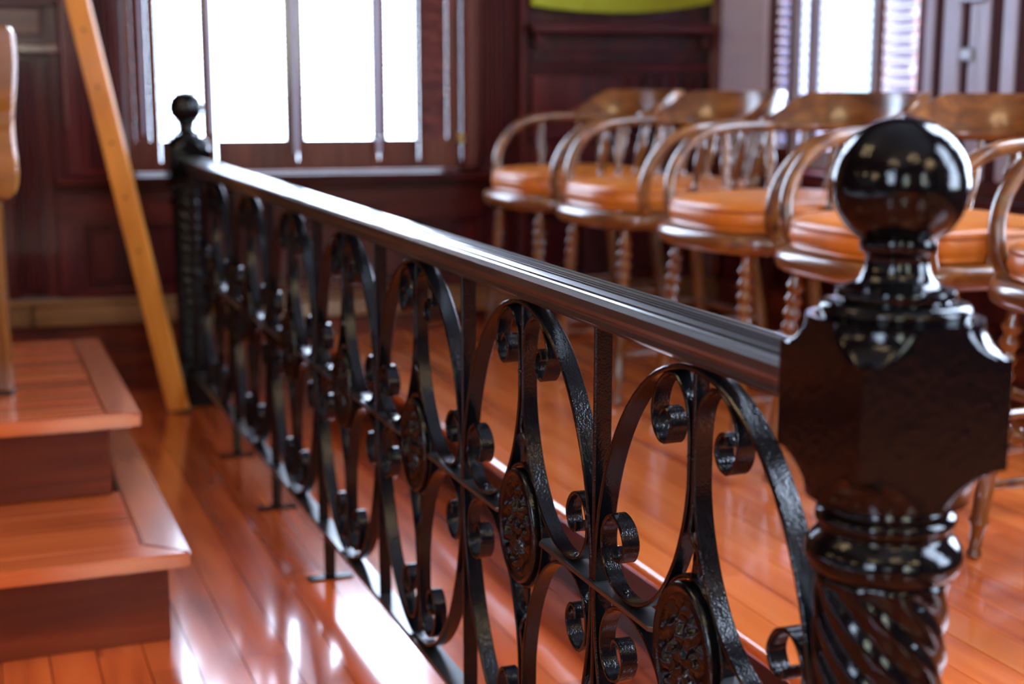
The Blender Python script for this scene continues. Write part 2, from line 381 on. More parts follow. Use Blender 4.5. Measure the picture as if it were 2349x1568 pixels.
# ------------------------------------------------------------ louvred shutters
def louver_mesh(name, w, depth, th, tilt):
    bm = bmesh.new(); box(bm, -w / 2, w / 2, -depth / 2, depth / 2, -th / 2, th / 2, th * .3, Matrix.Rotation(tilt, 4, 'X'))
    me = bpy.data.meshes.new(name); bm.to_mesh(me); bm.free(); return me
def shutter(parent, Mx, s0, s1, z0, z1, sl, sr, rail=0.10, pitch=0.018, tilt=0.40, depth=0.02, split=1.32, d=0.0, mat='shut', lmat=None, th=.0028, name='shutter'):
    """leaf between s0 and s1; stiles of width sl and sr; louvres one by one up to split, the rest joined"""
    bm = bmesh.new(); t = .026
    y0, y1 = -d - t, -d
    box(bm, s0, s0 + sl, y0, y1, z0, z1, .003, Mx); box(bm, s1 - sr, s1, y0, y1, z0, z1, .003, Mx)
    box(bm, s0 + sl, s1 - sr, y0 + .002, y1 - .002, z0, z0 + rail, .002, Mx); box(bm, s0 + sl, s1 - sr, y0 + .002, y1 - .002, z1 - .09, z1, .002, Mx)
    lf = obj(name, bm, M[mat], parent)
    w = s1 - s0 - sl - sr
    me = louver_mesh('louver', w - .001, depth, th, tilt); me.materials.append(M[lmat or mat])
    z = z0 + rail + pitch * .5
    R = Mx.to_3x3().to_4x4(); extra = bmesh.new(); any_ = False
    while z < z1 - .09:
        c = Mx @ Vector(((s0 + sl + s1 - sr) / 2, (y0 + y1) / 2, z))
        if z < split:
            o = link_mesh('louver', me, None, lf); o.matrix_world = Matrix.Translation(c) @ R
        else:
            extra.from_mesh(me); extra.verts.ensure_lookup_table(); n = len(me.vertices)
            mm = Matrix.Translation(c) @ R
            for v in extra.verts[-n:]: v.co = mm @ v.co
            any_ = True
        z += pitch
    if any_: tag(obj('louver', extra, M[lmat or mat], lf), kind='stuff')
    return lf
def rod(bm, Mx, s, d, z0, z1, r):
    a = Mx @ Vector((s, -d, z0)); b = Mx @ Vector((s, -d, z1)); tube(bm, a, b, r, 12); ball(bm, a, r, 12, 8)
def win_frame(name, Mx, hole, mun=1, label=None):
    a, b, z0, z1 = hole; bm = bmesh.new()
    for q in ((a, a + .03, z0, z1), (b - .03, b, z0, z1), (a + .03, b - .03, z0, z0 + .03), (a + .03, b - .03, z1 - .03, z1), (a + .03, b - .03, (z0 + z1) / 2 - .02, (z0 + z1) / 2 + .02)):
        box(bm, q[0], q[1], .11, .15, q[2], q[3], .003, Mx)
    w = tag(obj(name, bm, M['shut']), kind='structure')
    zm = (z0 + z1) / 2
    for (p0, p1) in ((z0 + .03, zm - .02), (zm + .02, z1 - .03)):
        bm = bmesh.new(); box(bm, a + .03, b - .03, .128, .132, p0, p1, 0, Mx); obj('pane', bm, M['glass'], w)
    return w
window_1 = win_frame('window_1', W1, WIN1)
Z0, Z1 = .722, 2.74
L = dict(parent=window_1, Mx=W1, z0=Z0, z1=Z1)
shutter(s0=-.042, s1=.060, sl=.024, sr=.030, **L, tilt=1.15, depth=.026)
shutter(s0=.062, s1=.236, sl=.002, sr=.040, **L)
shutter(s0=.238, s1=.500, sl=.012, sr=.038, **L)
shutter(s0=.502, s1=.770, sl=.024, sr=.020, **L)
shutter(s0=.772, s1=.905, sl=.026, sr=.012, **L)
shutter(s0=.907, s1=1.043, sl=.013, sr=.038, **L, tilt=1.15, depth=.026)
bm = bmesh.new()
for s, z in ((.012, .845), (.224, .850), (.494, .782), (.768, .842)): rod(bm, W1, s, .036, z, 2.7, .0075 if s > .1 else .004)
rod(bm, W1, .768, .036, .782, .818, .0075); ball(bm, W1 @ Vector((.768, -.036, .818)), .0075, 12, 8)
obj('tilt_rod', bm, M['grey_sheen'], window_1, True)
bm = bmesh.new(); box(bm, 1.035, 1.056, -.058, -.045, .806, .840, .003, W1)
obj('hinge', bm, M['brass'], window_1)

window_2 = win_frame('window_2', W2, WIN2)
def Y(a): return y2s(a)
L = dict(parent=window_2, Mx=W2, z0=.74, z1=Z1, rail=.06, pitch=.031, depth=.030, th=.004)
shutter(s0=Y(4.112), s1=Y(4.018), sl=.003, sr=.022, tilt=1.0, lmat='grey_sheen', **L)
shutter(s0=Y(4.016), s1=Y(3.866), sl=.050, sr=.042, tilt=.28, mat='grey_sheen', lmat='shut', **L)
shutter(s0=Y(3.864), s1=Y(3.562), sl=.004, sr=.030, tilt=.28, mat='grey_sheen', lmat='shut', **L)
shutter(s0=Y(3.560), s1=Y(3.364), sl=.004, sr=.008, tilt=.28, **L)
bm = bmesh.new(); box(bm, Y(3.529), Y(3.522), -.034, -.026, .8, 2.6, .001, W2); obj('tilt_rod', bm, M['shut'], window_2)
for i, hl in enumerate((ADDED_WIN3, ADDED_WIN4)): win_frame('window_%d' % (3 + i), W2, hl)  # the windows from here on are added, out of view, for light
for i, hl in enumerate(ADDED_RW): win_frame('window_%d' % (5 + i), Wr, hl)
for i, hl in enumerate(ADDED_LW): win_frame('window_%d' % (7 + i), Wl, hl)

# ------------------------------------------------------------ right wall joinery
def w2(name, spec, mat='wall', bev=0.003, parent=None):
    return frame_boxes(name, parent or wall_right, M[mat], W2, [(y2s(a), y2s(b), c, d, e, f) for a, b, c, d, e, f in spec], bev)
# closed louvred shutter, its reflected light painted pale, folded against the wall next to the corner
fold = shutter(wall_right, W2, y2s(4.505), y2s(4.150), .76, 2.72, .03, .03, rail=.05, pitch=.024, tilt=1.15, depth=.026, d=.012, mat='lilac_sheen', split=1.30, name='folded_shutter')
w2('casing', [(4.146, 4.118, .318, 2.9, 0, .04)], 'wall', .006)
w2('casing', [(3.358, 3.323, .75, 2.9, 0, .014)], 'grey_sheen', .005)
w2('stile', [(3.278, 3.208, .75, 2.9, 0, .014), (3.170, 3.137, .75, 2.9, 0, .012), (3.134, 3.091, .75, 2.9, 0, .014), (3.038, 2.988, .75, 2.9, 0, .014), (2.90, 2.86, .75, 2.9, 0, .014), (2.78, 2.7, .75, 2.9, 0, .014)], 'grey_sheen', .004)
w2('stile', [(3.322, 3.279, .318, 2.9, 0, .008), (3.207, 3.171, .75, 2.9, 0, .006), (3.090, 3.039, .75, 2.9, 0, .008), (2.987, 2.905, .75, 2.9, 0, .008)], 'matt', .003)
w2('hinge', [(3.188, 3.142, 1.063, 1.098, .013, .026), (3.20, 3.10, 1.215, 1.235, .015, .028)], 'steel', .004)
w2('rail', [(4.11, -3.5, .318, .345, 0, .03), (4.11, -3.5, .62, .70, 0, .03)], 'wallx', .006)
w2('panel', [(a, a - .5, .37, .6, 0, .014) for a in (4.0, 3.4, 2.8, 2.2, 1.6, 1.0)], 'wall', .008)
br = tag(obj('baseboard_right', (lambda bm: (box(bm, .05, 8.0, -.03, 0, 0, .318, .004, W2), bm)[1])(bmesh.new()), M['riser']), kind='structure')
for (a, b) in ((2.4, 1.2), (0.3, -0.9)):
    w2('casing', [(a, a - .08, .70, 3.55, 0, .04), (b + .08, b, .70, 3.55, 0, .04), (a - .08, b + .08, 3.42, 3.55, 0, .04)], 'shut', .008)

# ------------------------------------------------------------ raised jury platform
PZ = 0.168; PX = 1.098
plat = empty('jury_platform', (PX, 2.0, 0), label='low raised wooden platform under the jury chairs behind the iron railing', cat='platform')
def pp(o):
    o.parent = plat; o.matrix_parent_inverse = Matrix.Translation((-PX, -2.0, 0)); return o
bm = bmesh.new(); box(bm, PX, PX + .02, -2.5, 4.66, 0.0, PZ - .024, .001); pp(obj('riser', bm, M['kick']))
bm = bmesh.new(); nr = .013; nsec = [(PX + .050, PZ - .026), (PX + .050, PZ)] + [(PX - .024 + nr - nr * sin(a), PZ - nr + nr * cos(a)) for a in [pi * k / 12 for k in range(13)]]
loft(bm, [[Vector((a, yv, b)) for a, b in nsec] for yv in (-2.5, 4.645)]); pp(obj('nosing', bm, M['stage'], None, True, 40))
bm = bmesh.new(); box(bm, PX + .02, XR - .045, -2.5, 4.40, 0.0, PZ - .024); pp(obj('subfloor', bm, M['riser']))
rnd = random.Random(11); x = PX + .052; w = .0772
while x + w < XR - .03:
    y = -0.6 + rnd.random()
    xx = x + w / 2
    yend = (W1 @ Vector(((xx - .553) / ev.x, 0, 0))).y - .04
    first = True
    while y < yend:
        y1 = min(y + rnd.choice([1.2, 1.7, 2.2]), yend); y1 = round(y1, 2)
        k = ('s', round(y1 - y, 2))
        if k not in cache: cache[k] = plank_mesh('plank', w, round(y1 - y, 2), M['stage'], .024)
        o = link_mesh('plank', cache[k], None); o.location = (xx, (y + y1) / 2, PZ - rnd.random() * .0005); pp(o)
        y = y1
        if yend - y < .05: break
    x += w
# the part of the platform beside and behind the camera
bm = bmesh.new(); box(bm, PX + .052, XR - .06, -2.5, -0.62, PZ - .024, PZ, .001); pp(tag(obj('plank', bm, M['stage']), kind='stuff'))

# ------------------------------------------------------------ wooden steps (left)
st = empty('wooden_steps', (0.1, 2.6, 0), label='two reddish varnished wooden steps with overhanging treads at the left', cat='steps')
def sp(name, mat, *boxes, bev=.004):
    bm = bmesh.new()
    for q in boxes: box(bm, *q, bev)
    o = obj(name, bm, M[mat]); o.parent = st; o.matrix_parent_inverse = Matrix.Translation((-.1, -2.6, 0)); return o
XE1, XE2 = .345, .308
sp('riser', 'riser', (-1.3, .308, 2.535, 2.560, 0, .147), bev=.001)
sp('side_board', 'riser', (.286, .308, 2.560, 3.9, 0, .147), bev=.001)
def tread(z, th, yf, xe, yb, w_, wd):
    # front nosing board, side board (mitred corner) and inner boards
    def poly(name, pts, mat):
        bm = bmesh.new()
        lo = [bm.verts.new((x, y, z - th)) for x, y in pts]; hi = [bm.verts.new((x, y, z)) for x, y in pts]
        bm.faces.new(lo[::-1]); bm.faces.new(hi); n = len(pts)
        for i in range(n): bm.faces.new((lo[i], lo[(i + 1) % n], hi[(i + 1) % n], hi[i]))
        bmesh.ops.bevel(bm, geom=list(bm.edges), offset=.0035, segments=2, affect='EDGES')
        o = obj(name, bm, M[mat], None, True, 40); o.parent = st; o.matrix_parent_inverse = Matrix.Translation((-.1, -2.6, 0)); return o
    g = .0012
    poly('nosing_board', [(-1.3, yf), (xe, yf), (xe - wd, yf + w_), (-1.3, yf + w_)], 'step')
    poly('side_board', [(xe, yf + g), (xe, yb), (xe - wd, yb), (xe - wd + g, yf + w_ + g)], 'stepy')
    return yf + w_
yy = tread(.175, .028, 2.497, XE1, 3.95, .075, .078)
y = yy
for k in range(3):
    y1 = min(y + .125, 2.96); sp('tread_board', 'step', (-1.3, XE1 - .0795, y + .0008, y1 - .0008, .149, .1745), bev=.0015); y = y1
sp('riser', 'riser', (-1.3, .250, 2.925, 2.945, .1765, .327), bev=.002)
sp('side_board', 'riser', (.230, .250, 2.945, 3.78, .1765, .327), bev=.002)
yy = tread(.355, .028, 2.862, XE2, 3.78, .030, .068)
y = yy
for k in range(7):
    y1 = min(y + .128, 3.78); sp('tread_board', 'step', (-1.3, XE2 - .0695, y + .0008, y1 - .0008, .329, .3545), bev=.0015); y = y1
    if y >= 3.78: break

# ------------------------------------------------------------ iron railing
RX = 0.66; ZC = .440; YC0 = 1.197; NB = 7
YCS = [1.197, 1.654, 2.108, 2.563, 3.030, 3.512, 4.015]
rail = empty('iron_railing', (RX, YC0, 0), label='ornate black wrought iron railing of oval scrollwork bays under a moulded handrail', cat='railing')
def rp(o, y=YC0, z=0.0):
    o.parent = rail; o.location = (0, y - YC0, z); return o
YN, YF = 0.897, 4.50
# handrail: moulded section swept along Y
sec = [(-.012, .7385), (.012, .7385), (.0145, .742), (.0175, .7445), (.0165, .750), (.021, .7545), (.0275, .758), (.0305, .763), (.0305, .772), (.0285, .7765),
       (.0235, .7790)]
def crown(x): return .7838 - 5.5 * (x - .014) ** 2
for xa in (.0225, .0180): sec.append((xa, crown(xa)))
for xc in (.0130, .0040, -.0010, -.0060, -.0175):
    if xc == .0040: sec.append((.0085, crown(.0085)))
    sec += [(xc + .0017, crown(xc + .0017)), (xc + .0010, crown(xc) - .0032), (xc - .0010, crown(xc) - .0032), (xc - .0017, crown(xc - .0017))]
    if xc == -.0060: sec.append((-.0115, crown(-.0115)))
sec += [(-.0225, crown(-.0225)), (-.0270, .7765), (-.0310, .7720), (-.0310, .763), (-.0275, .7575), (-.0225, .7545), (-.0185, .750), (-.0190, .7445), (-.0150, .742)]
bm = bmesh.new(); loft(bm, [[Vector((a, yv, b)) for a, b in sec] for yv in [YN + .0665 - YC0 + (YF - YN - .131) * k / 60 for k in range(61)]])
hr = obj('handrail', bm, M['ironr'], rail, True, 18)
bm = bmesh.new(); box(bm, -.0175, .0175, YN + .062 - YC0, YF - .062 - YC0, .100, .110, .002); obj('bottom_rail', bm, M['ironr'], rail)
def mesh_of(fn, mat, smooth=True, angle=28, name='m'):
    bm = bmesh.new(); fn(bm); bmesh.ops.recalc_face_normals(bm, faces=bm.faces)
    me = bpy.data.meshes.new(name); bm.to_mesh(me); bm.free()
    if smooth: shade(me, angle)
    me.materials.append(M[mat]); return me
# baluster bars
def baluster(bm): bar2d(bm, [(0, .108 + k * .1052) for k in range(7)], .0215, .0065, .0016, taper=False)
mb = mesh_of(baluster, 'iron', name='baluster')
YB_ = [YC0 - .2265] + [(YCS[k] + YCS[k + 1]) / 2 for k in range(NB - 1)] + [YCS[-1] + .2265, YF - .0685]
for yb in YB_: rp(link_mesh('baluster', mb, None), yb)
# oval hoops
VB = 1.085
def hoop(bm):
    pts = []
    for k in range(72):
        a = 2 * pi * k / 72; v = sin(a) * .2935
        pts.append((cos(a) * .2238, v if v > 0 else v * VB * 1.03))
    bar2d(bm, pts, .0235, .006, .0016, closed=True)
mh = mesh_of(hoop, 'iron', name='oval_hoop')
# lyre shaped scroll bars (upper outer, mirrored and flipped)
LY = [(.071, .233), (.064, .241), (.053, .239), (.046, .226), (.052, .211), (.067, .206), (.082, .217), (.087, .238), (.078, .262), (.058, .278), (.036, .279), (.016, .262), (.0075, .235), (.006, .20),
      (.0075, .165), (.017, .125), (.036, .082), (.068, .040), (.108, .014), (.150, .0065), (.186, .017), (.206, .044), (.205, .074), (.186, .092), (.162, .086), (.150, .066), (.158, .048), (.173, .046), (.178, .058)]
# smooth inner curl
path_up = [(p.x, p.y) for p in crom([(a, b, 0) for a, b in LY], 5)]
def lyre(sx, sz):
    def fn(bm):
        pts = [(sx * u, (v if sz > 0 else -v * VB)) for u, v in path_up]
        bar2d(bm, pts, .0205, .0048, .0013)
        # rivet heads
        for (u, v) in ((.160, .0105), (.0045, .205)):
            vv = v if sz > 0 else -v * VB
            ball(bm, (0 if v < .1 else -.0085, sx * u, vv), .0036, 8, 6, (1, 1, .7))
    return mesh_of(fn, 'iron', name='scroll_bar')
ml = [lyre(a, b) for a in (1, -1) for b in (1, -1)]
# centre stem with a quarter twist
def stem(sz):
    def fn(bm):
        rings = []
        for k in range(26):
            v = .289 - k / 25 * (.289 - .070)
            tw = max(0, min(1, (.132 - v) / .035)); tw = tw * tw * (3 - 2 * tw) * pi * .5
            bulge = math.exp(-((v - .128) / .018) ** 2); nar = math.exp(-((v - .100) / .012) ** 2)
            ww = .0165 + .006 * bulge - .006 * nar; tt = .0058
            s = flat_sec(ww, tt, .0014); vv = v if sz > 0 else -v * VB
            rings.append([Vector((a * cos(tw) - b * sin(tw), a * sin(tw) + b * cos(tw), vv)) for a, b in s])
        loft(bm, rings)
    return mesh_of(fn, 'iron', name='center_stem')
ms = [stem(1), stem(-1)]
# cast oval medallion with floral relief
def medallion(bm):
    A, B = .0615, .0765; NR, NS = 20, 72
    def hgt(r, a):
        rim = .0055 * math.exp(-((r - .94) / .045) ** 2) + .0035 * math.exp(-((r - .80) / .035) ** 2)
        x, yv = r * cos(a), r * sin(a)
        if r > .78: return .0048 + rim
        boss = .008 * math.exp(-(r / .13) ** 2)
        ring = .006 * math.exp(-((r - .24) / .045) ** 2)
        pet = .007 * max(0, cos(6 * a)) * math.exp(-((r - .40) / .13) ** 2)
        pal = .0075 * max(0, cos(5 * (a - pi / 2 * (1 if yv > 0 else -1)))) * math.exp(-((r - .64) / .10) ** 2) * (1 if abs(yv) > .15 else .5)
        vol = .0042 * sin(18 * x + 9 * yv) * sin(16 * yv) * (1 if r > .2 else .3)
        return .0022 + boss + ring + pet + pal + vol
    for side in (-1, 1):
        rings = []
        for i in range(1, NR + 1):
            r = i / NR
            rings.append([bm.verts.new((side * max(.0008, hgt(r, 2 * pi * k / NS)), A * r * cos(2 * pi * k / NS), B * r * sin(2 * pi * k / NS))) for k in range(NS)])
        c = bm.verts.new((side * .009, 0, 0))
        for k in range(NS): bm.faces.new((c, rings[0][k], rings[0][(k + 1) % NS]))
        for i in range(NR - 1):
            for k in range(NS): bm.faces.new((rings[i][k], rings[i][(k + 1) % NS], rings[i + 1][(k + 1) % NS], rings[i + 1][k]))
        if side < 0: first = rings[-1]
        else:
            for k in range(NS): bm.faces.new((first[k], first[(k + 1) % NS], rings[-1][(k + 1) % NS], rings[-1][k]))
mm = mesh_of(medallion, 'iron', True, 180, 'medallion')
# backing hoop behind the medallion
def backing(bm): bar2d(bm, [(.066 * cos(2 * pi * k / 48), .081 * sin(2 * pi * k / 48)) for k in range(48)], .016, .0045, .0012, closed=True)
mk = mesh_of(backing, 'iron', name='medallion_band')
# middle rail pieces (flat, broad face up) between the medallions
def midpiece(L0, L1):
    def fn(bm):
        w = .0155; t = .0030
        pts = [(-w, L0 + .010), (-w + .008, L0), (w - .008, L0), (w, L0 + .010), (w, L1 - .010), (w - .008, L1), (-w + .008, L1), (-w, L1 - .010)]
        lo = [bm.verts.new((a, b, -t)) for a, b in pts]; hi = [bm.verts.new((a, b, t)) for a, b in pts]
        bm.faces.new(lo[::-1]); bm.faces.new(hi)
        for i in range(8): bm.faces.new((lo[i], lo[(i + 1) % 8], hi[(i + 1) % 8], hi[i]))
        bmesh.ops.bevel(bm, geom=list(bm.edges), offset=.0008, segments=1, affect='EDGES')
    return mesh_of(fn, 'ironr', False, name='middle_rail')
mp_full = [midpiece(.068, YCS[k + 1] - YCS[k] - .068) for k in range(NB - 1)]; mp_first = midpiece(-.238, -.068); mp_last = midpiece(.068, YF - .0635 - YCS[-1])
for k in range(NB):
    yc = YCS[k]
    rp(link_mesh('oval_hoop', mh, None), yc, ZC)
    for me in ml: rp(link_mesh('scroll_bar', me, None), yc, ZC)
    for me in ms: rp(link_mesh('center_stem', me, None), yc, ZC)
    md = rp(link_mesh('medallion', mm, None), yc, ZC); md.location.x = -.0085
    bk = link_mesh('medallion_band', mk, None, md); bk.location = (.0085, 0, 0)
    rp(link_mesh('middle_rail', mp_full[k] if k < NB - 1 else mp_last, None), yc, ZC)
    if k == 0: rp(link_mesh('middle_rail', mp_first, None), yc, ZC)
# feet
def foot(bm): box(bm, -.011, .011, -.006, .006, .004, .101, .0012)
def fplate(bm): box(bm, -.046, .046, -.015, .015, 0, .0055, .0015)
mf = mesh_of(foot, 'iron', False, name='foot_post'); mfp = mesh_of(fplate, 'iron', False, name='foot_plate')
for yv in (1.175, 1.70, 2.752, 3.278, 3.801):
    a = rp(link_mesh('foot_post', mf, None), yv); link_mesh('foot_plate', mfp, None, a)

# ------------------------------------------------------------ newel posts
def newel(loc, rz, label):
    t = empty('newel_post', loc, rz, label=label, cat='post')
    # ball finial with neck
    prof = [(.0001, .9835)]
    rb = .0510; zc = .9310
    for k in range(1, 24):
        a = pi / 2 - k * pi * .86 / 24 * 1.0
        prof.append((rb * cos(a), zc + rb * sin(a)))
    prof = [p for p in prof if p[1] > .8905 or p[0] > .03]
    prof += [(.0290, .8935), (.0282, .8905), (.0288, .8885), (.0288, .8815), (.0262, .8795), (.0238, .8775), (.0238, .8725), (.0248, .8665), (.0275, .8605), (.0325, .8565), (.0405, .8535), (.0452, .8525), (.0458, .8495), (.0452, .8465), (.0405, .8455), (.0405, .8435)]
    bm = bmesh.new(); lathe(bm, prof, 64); obj('ball_finial', bm, M['irons'], t, True, 60)
    bm = bmesh.new(); lathe(bm, [(.0405, .8435), (.0500, .8432), (.0548, .8415), (.0568, .8385), (.0572, .8360), (.0558, .8330), (.0585, .8315), (.0625, .8309)], 64); obj('cap_molding', bm, M['irons'], t, True, 60)
    # square block whose ends are turned: corners scooped
    s = .063; NA = 96; z0, z1 = .6900, .8312
    def R(z):
        a = (z1 - z); b = (z - z0)
        def cove(d, depth, r0, r1):
            if d >= depth: return 1.0
            q = d / depth
            return r0 + (r1 - r0) * (1 - sqrt(max(0, 1 - q * q)))
        r = s * 1.4143
        ra = cove(a, .0265, s * 1.06, s * 1.4143); rb_ = cove(b, .030, s * 1.0, s * 1.4143)
        return min(r, ra, rb_) if (a < .0265 or b < .030) else r
    def sq(a):
        return s / max(abs(cos(a)), abs(sin(a)))
    zs = [z0 + .030 * (k / 12) ** 1.0 for k in range(12)] + [z0 + .030 + (z1 - z0 - .0565) * k / 6 for k in range(7)] + [z1 - .0265 + .0265 * k / 12 for k in range(1, 13)]
    bm = bmesh.new(); rings = []
    for z in zs:
        rr = R(z)
        rings.append([Vector((min(sq(2 * pi * k / NA), rr if rr < 1 else 9) * cos(2 * pi * k / NA), min(sq(2 * pi * k / NA), rr if rr < 1 else 9) * sin(2 * pi * k / NA), z)) for k in range(NA)])
    loft(bm, rings); obj('block', bm, M['irons'], t, True, 32)
    bm = bmesh.new()
    lathe(bm, [(.0480, .6905), (.0475, .6870), (.0500, .6840), (.0495, .6800), (.0530, .6780), (.0543, .6740), (.0540, .6690), (.0520, .6665), (.0500, .6650), (.0500, .6625), (.0525, .6600), (.0575, .6545), (.0600, .6500), (.0612, .6440), (.0608, .6380), (.0580, .6330), (.0545, .6300), (.0530, .6285)], 64)
    obj('collar', bm, M['irons'], t, True, 60)
    # rope twisted shaft
    zt, zb = .6285, .118; bm = bmesh.new(); n = 90; prof = [(.0528, zt - (zt - zb) * k / n) for k in range(n + 1)]
    def tw(r, z, a):
        ph = 9 * a + (z - zb) * 190.0
        f = min(1, (zt - z) / .012 + .15, (z - zb) / .012 + .15)
        return r - .0058 * f * (1 - abs(sin(ph / 2)) ** .8)
    lathe(bm, prof, 108, None, tw); obj('twisted_shaft', bm, M['irons'], t, True, 180)
    bm = bmesh.new(); lathe(bm, [(.053, .120), (.060, .117), (.061, .108), (.055, .103), (.058, .097), (.058, .092)], 48); obj('base_collar', bm, M['irons'], t, True, 50)
    bm = bmesh.new(); box(bm, -.058, .058, -.058, .058, 0.0, .094, .004); obj('base_block', bm, M['irons'], t)
    return t
newel((RX, YN, 0), radians(-4), 'big glossy black newel post with ball finial and rope-twist shaft in the right foreground')
newel((RX, YF, 0), radians(0), 'small far black newel post with ball finial before the bright window')

# ------------------------------------------------------------ jury chairs
def arm_path():
    """right half from the front foot of the arm to the back centre; (x, y, z, outward angle)"""
    P = [(.178, .228, .500, pi / 2), (.192, .236, .540, pi / 2), (.190, .244, .595, pi / 2), (.170, .250, .645, pi / 2), (.132, .254, .688, pi / 2), (.080, .257, .714, pi / 2), (.020, .257, .724, pi / 2), (-.040, .254, .727, pi / 2)]
    for k in range(1, 8):
        a = pi / 2 + (pi / 2) * k / 7
        P.append((-.045 + .245 * cos(a), .254 * sin(a), .727, a))
    return P
def build_chair():
    t = empty('jury_chair')
    # seat ring
    out = [(x + .024, y) for x, y in superell(.268, .266, 2.6, 56, 2.7)]; bm = bmesh.new(); rings = []
    prof = [(-.06, .447), (-.012, .447), (-.003, .452), (.001, .462), (.001, .476), (-.003, .486), (-.012, .491), (-.06, .491)]
    for (x, y) in out:
        r = sqrt(x * x + y * y); ux, uy = x / r, y / r
        rings.append([Vector((x + ux * a, y + uy * a, z + .014)) for a, z in prof])
    loft(bm, rings, closed=True)
    box(bm, -.19, .23, -.19, .19, .470, .506)
    obj('seat_frame', bm, M['oak'], t, True, 50)
    # cushion
    bm = bmesh.new(); rings = []
    co = [(x + .030, y) for x, y in superell(.236, .222, 0, 56, 3.0)]
    for f, z in ((.93, .5040), (.985, .507), (.995, .511), (.985, .515), (1.0, .522), (1.012, .530), (1.0, .546), (.99, .552), (1.0, .556), (.985, .563), (.92, .5705), (.7, .5775), (.35, .581)):
        rings.append([Vector((x * f, y * f, z)) for x, y in co])
    loft(bm, rings); cu = obj('cushion', bm, M['leather'], t, True, 60)
    bm = bmesh.new(); loft(bm, [[Vector((x * (.99 + .012 * cos(q)), y * (.99 + .012 * cos(q)), .552 + .003 * sin(q))) for q in (0, 1.57, 3.14, 4.71)] for x, y in co], closed=True)
    obj('piping', bm, M['seam'], cu, True, 60)
    # arm rail
    half = arm_path()
    full = half + [(p[0], -p[1], p[2], -p[3]) for p in half[-2::-1]]
    C3 = crom([p[:3] for p in full], 4); AN = crom([(cos(p[3]), sin(p[3]), 0) for p in full], 4)
    rings = []; N = len(C3)
    for i, p in enumerate(C3):
        T = (C3[min(i + 1, N - 1)] - C3[max(i - 1, 0)]).normalized(); nrm = AN[i].normalized(); B = T.cross(nrm).normalized()
        w_, h_ = .0165, .0135
        ring = []
        for k in range(12):
            a = 2 * pi * k / 12; ca, sa = cos(a), sin(a)
            ring.append(p + nrm * (w_ * abs(ca) ** .7 * (1 if ca > 0 else -1)) + B * (h_ * abs(sa) ** .7 * (1 if sa > 0 else -1)))
        rings.append(ring)
    bm = bmesh.new(); loft(bm, rings); obj('arm_rail', bm, M['oak'], t, True, 60)
    # crest board
    bm = bmesh.new(); rings = []
    for k in range(49):
        u = -1 + 2 * k / 48; a = pi + u * radians(84)
        d = abs(u); e = max(0, min(1, (1 - d) / .36)); hh = .012 + .066 * (e * e * (3 - 2 * e))
        def P(off, z, lean): return Vector((-.045 + (.245 + off + lean) * cos(a), (.254 + off + lean) * sin(a), z))
        le = .018 * hh / .078; zb = .735
        rings.append([P(-.011, zb, 0), P(.012, zb, 0), P(.011, zb + hh - .006, le), P(.006, zb + hh, le), P(-.004, zb + hh, le), P(-.009, zb + hh - .006, le)])
    loft(bm, rings); obj('crest_rail', bm, M['oak'], t, True, 50)
    # spindles
    Ls = 1.0
    pr = [(.0075, 0), (.008, .10), (.0115, .17), (.012, .22), (.0085, .25), (.0125, .28), (.0085, .31), (.0095, .40), (.0135, .56), (.0125, .68), (.0085, .75), (.0125, .79), (.0085, .82), (.0075, .92), (.007, 1.0)]
    bm = bmesh.new(); lathe(bm, pr, 12)
    sm = bpy.data.meshes.new('spindle'); bmesh.ops.recalc_face_normals(bm, faces=bm.faces); bm.to_mesh(sm); bm.free(); shade(sm, 60); sm.materials.append(M['oakz'])
    def spin(a, b):
        a = Vector(a); b = Vector(b); d = b - a
        o = link_mesh('spindle', sm, None, t); o.matrix_local = Matrix.Translation(a) @ d.to_track_quat('Z', 'Y').to_matrix().to_4x4() @ Matrix.Diagonal((1, 1, d.length, 1))
    for k in range(9):
        a = pi / 2 + radians(12) + (pi - radians(24)) * k / 8
        spin((-.035 + .185 * cos(a), .215 * sin(a), .503), (-.045 + .243 * cos(a), .252 * sin(a), .724))
    for s in (1, -1): spin((.045, .222 * s, .503), (.030, .256 * s, .718))
    # legs
    def leg_front(s):
        a = Vector((.205, s * .165, .464)); b = Vector((.240, s * .195, 0)); d = b - a; n = d.length
        pr = [(.017, 0)]; z = .03
        for k in range(6):
            pr += [(.0125, z), (.0195, z + .012), (.0195, z + .016), (.0125, z + .028)]; z += .029
        pr += [(.015, z + .004), (.0195, z + .02), (.0195, z + .075), (.016, z + .09), (.0175, z + .12), (.0155, n - .075), (.0185, n - .068), (.0185, n - .062), (.0145, n - .055), (.011, n - .014), (.0145, n - .008), (.0145, n - .0015), (.010, n)]
        m = Matrix.Translation(a) @ d.to_track_quat('Z', 'Y').to_matrix().to_4x4()
        bm = bmesh.new(); lathe(bm, pr, 16, m); obj('leg', bm, M['oakz'], t, True, 50)
    def leg_back(s):
        a = Vector((-.160, s * .150, .465)); b = Vector((-.235, s * .190, 0)); d = b - a; n = d.length
        pr = [(.014, 0), (.013, .03), (.018, .10), (.0165, .2), (.0195, .25), (.016, .30), (.012, n - .06), (.0145, n - .05), (.011, n - .01), (.010, n)]
        m = Matrix.Translation(a) @ d.to_track_quat('Z', 'Y').to_matrix().to_4x4()
        bm = bmesh.new(); lathe(bm, pr, 16, m); obj('leg', bm, M['oakz'], t, True, 50)
    for s in (1, -1): leg_front(s); leg_back(s)
    def at(A, B, z):
        A = Vector(A); B = Vector(B); k = (A.z - z) / (A.z - B.z); return A + (B - A) * k
    F = lambda s, z: at((.205, s * .165, .464), (.240, s * .195, 0), z)
    K = lambda s, z: at((-.16, s * .15, .45), (-.235, s * .19, 0), z)
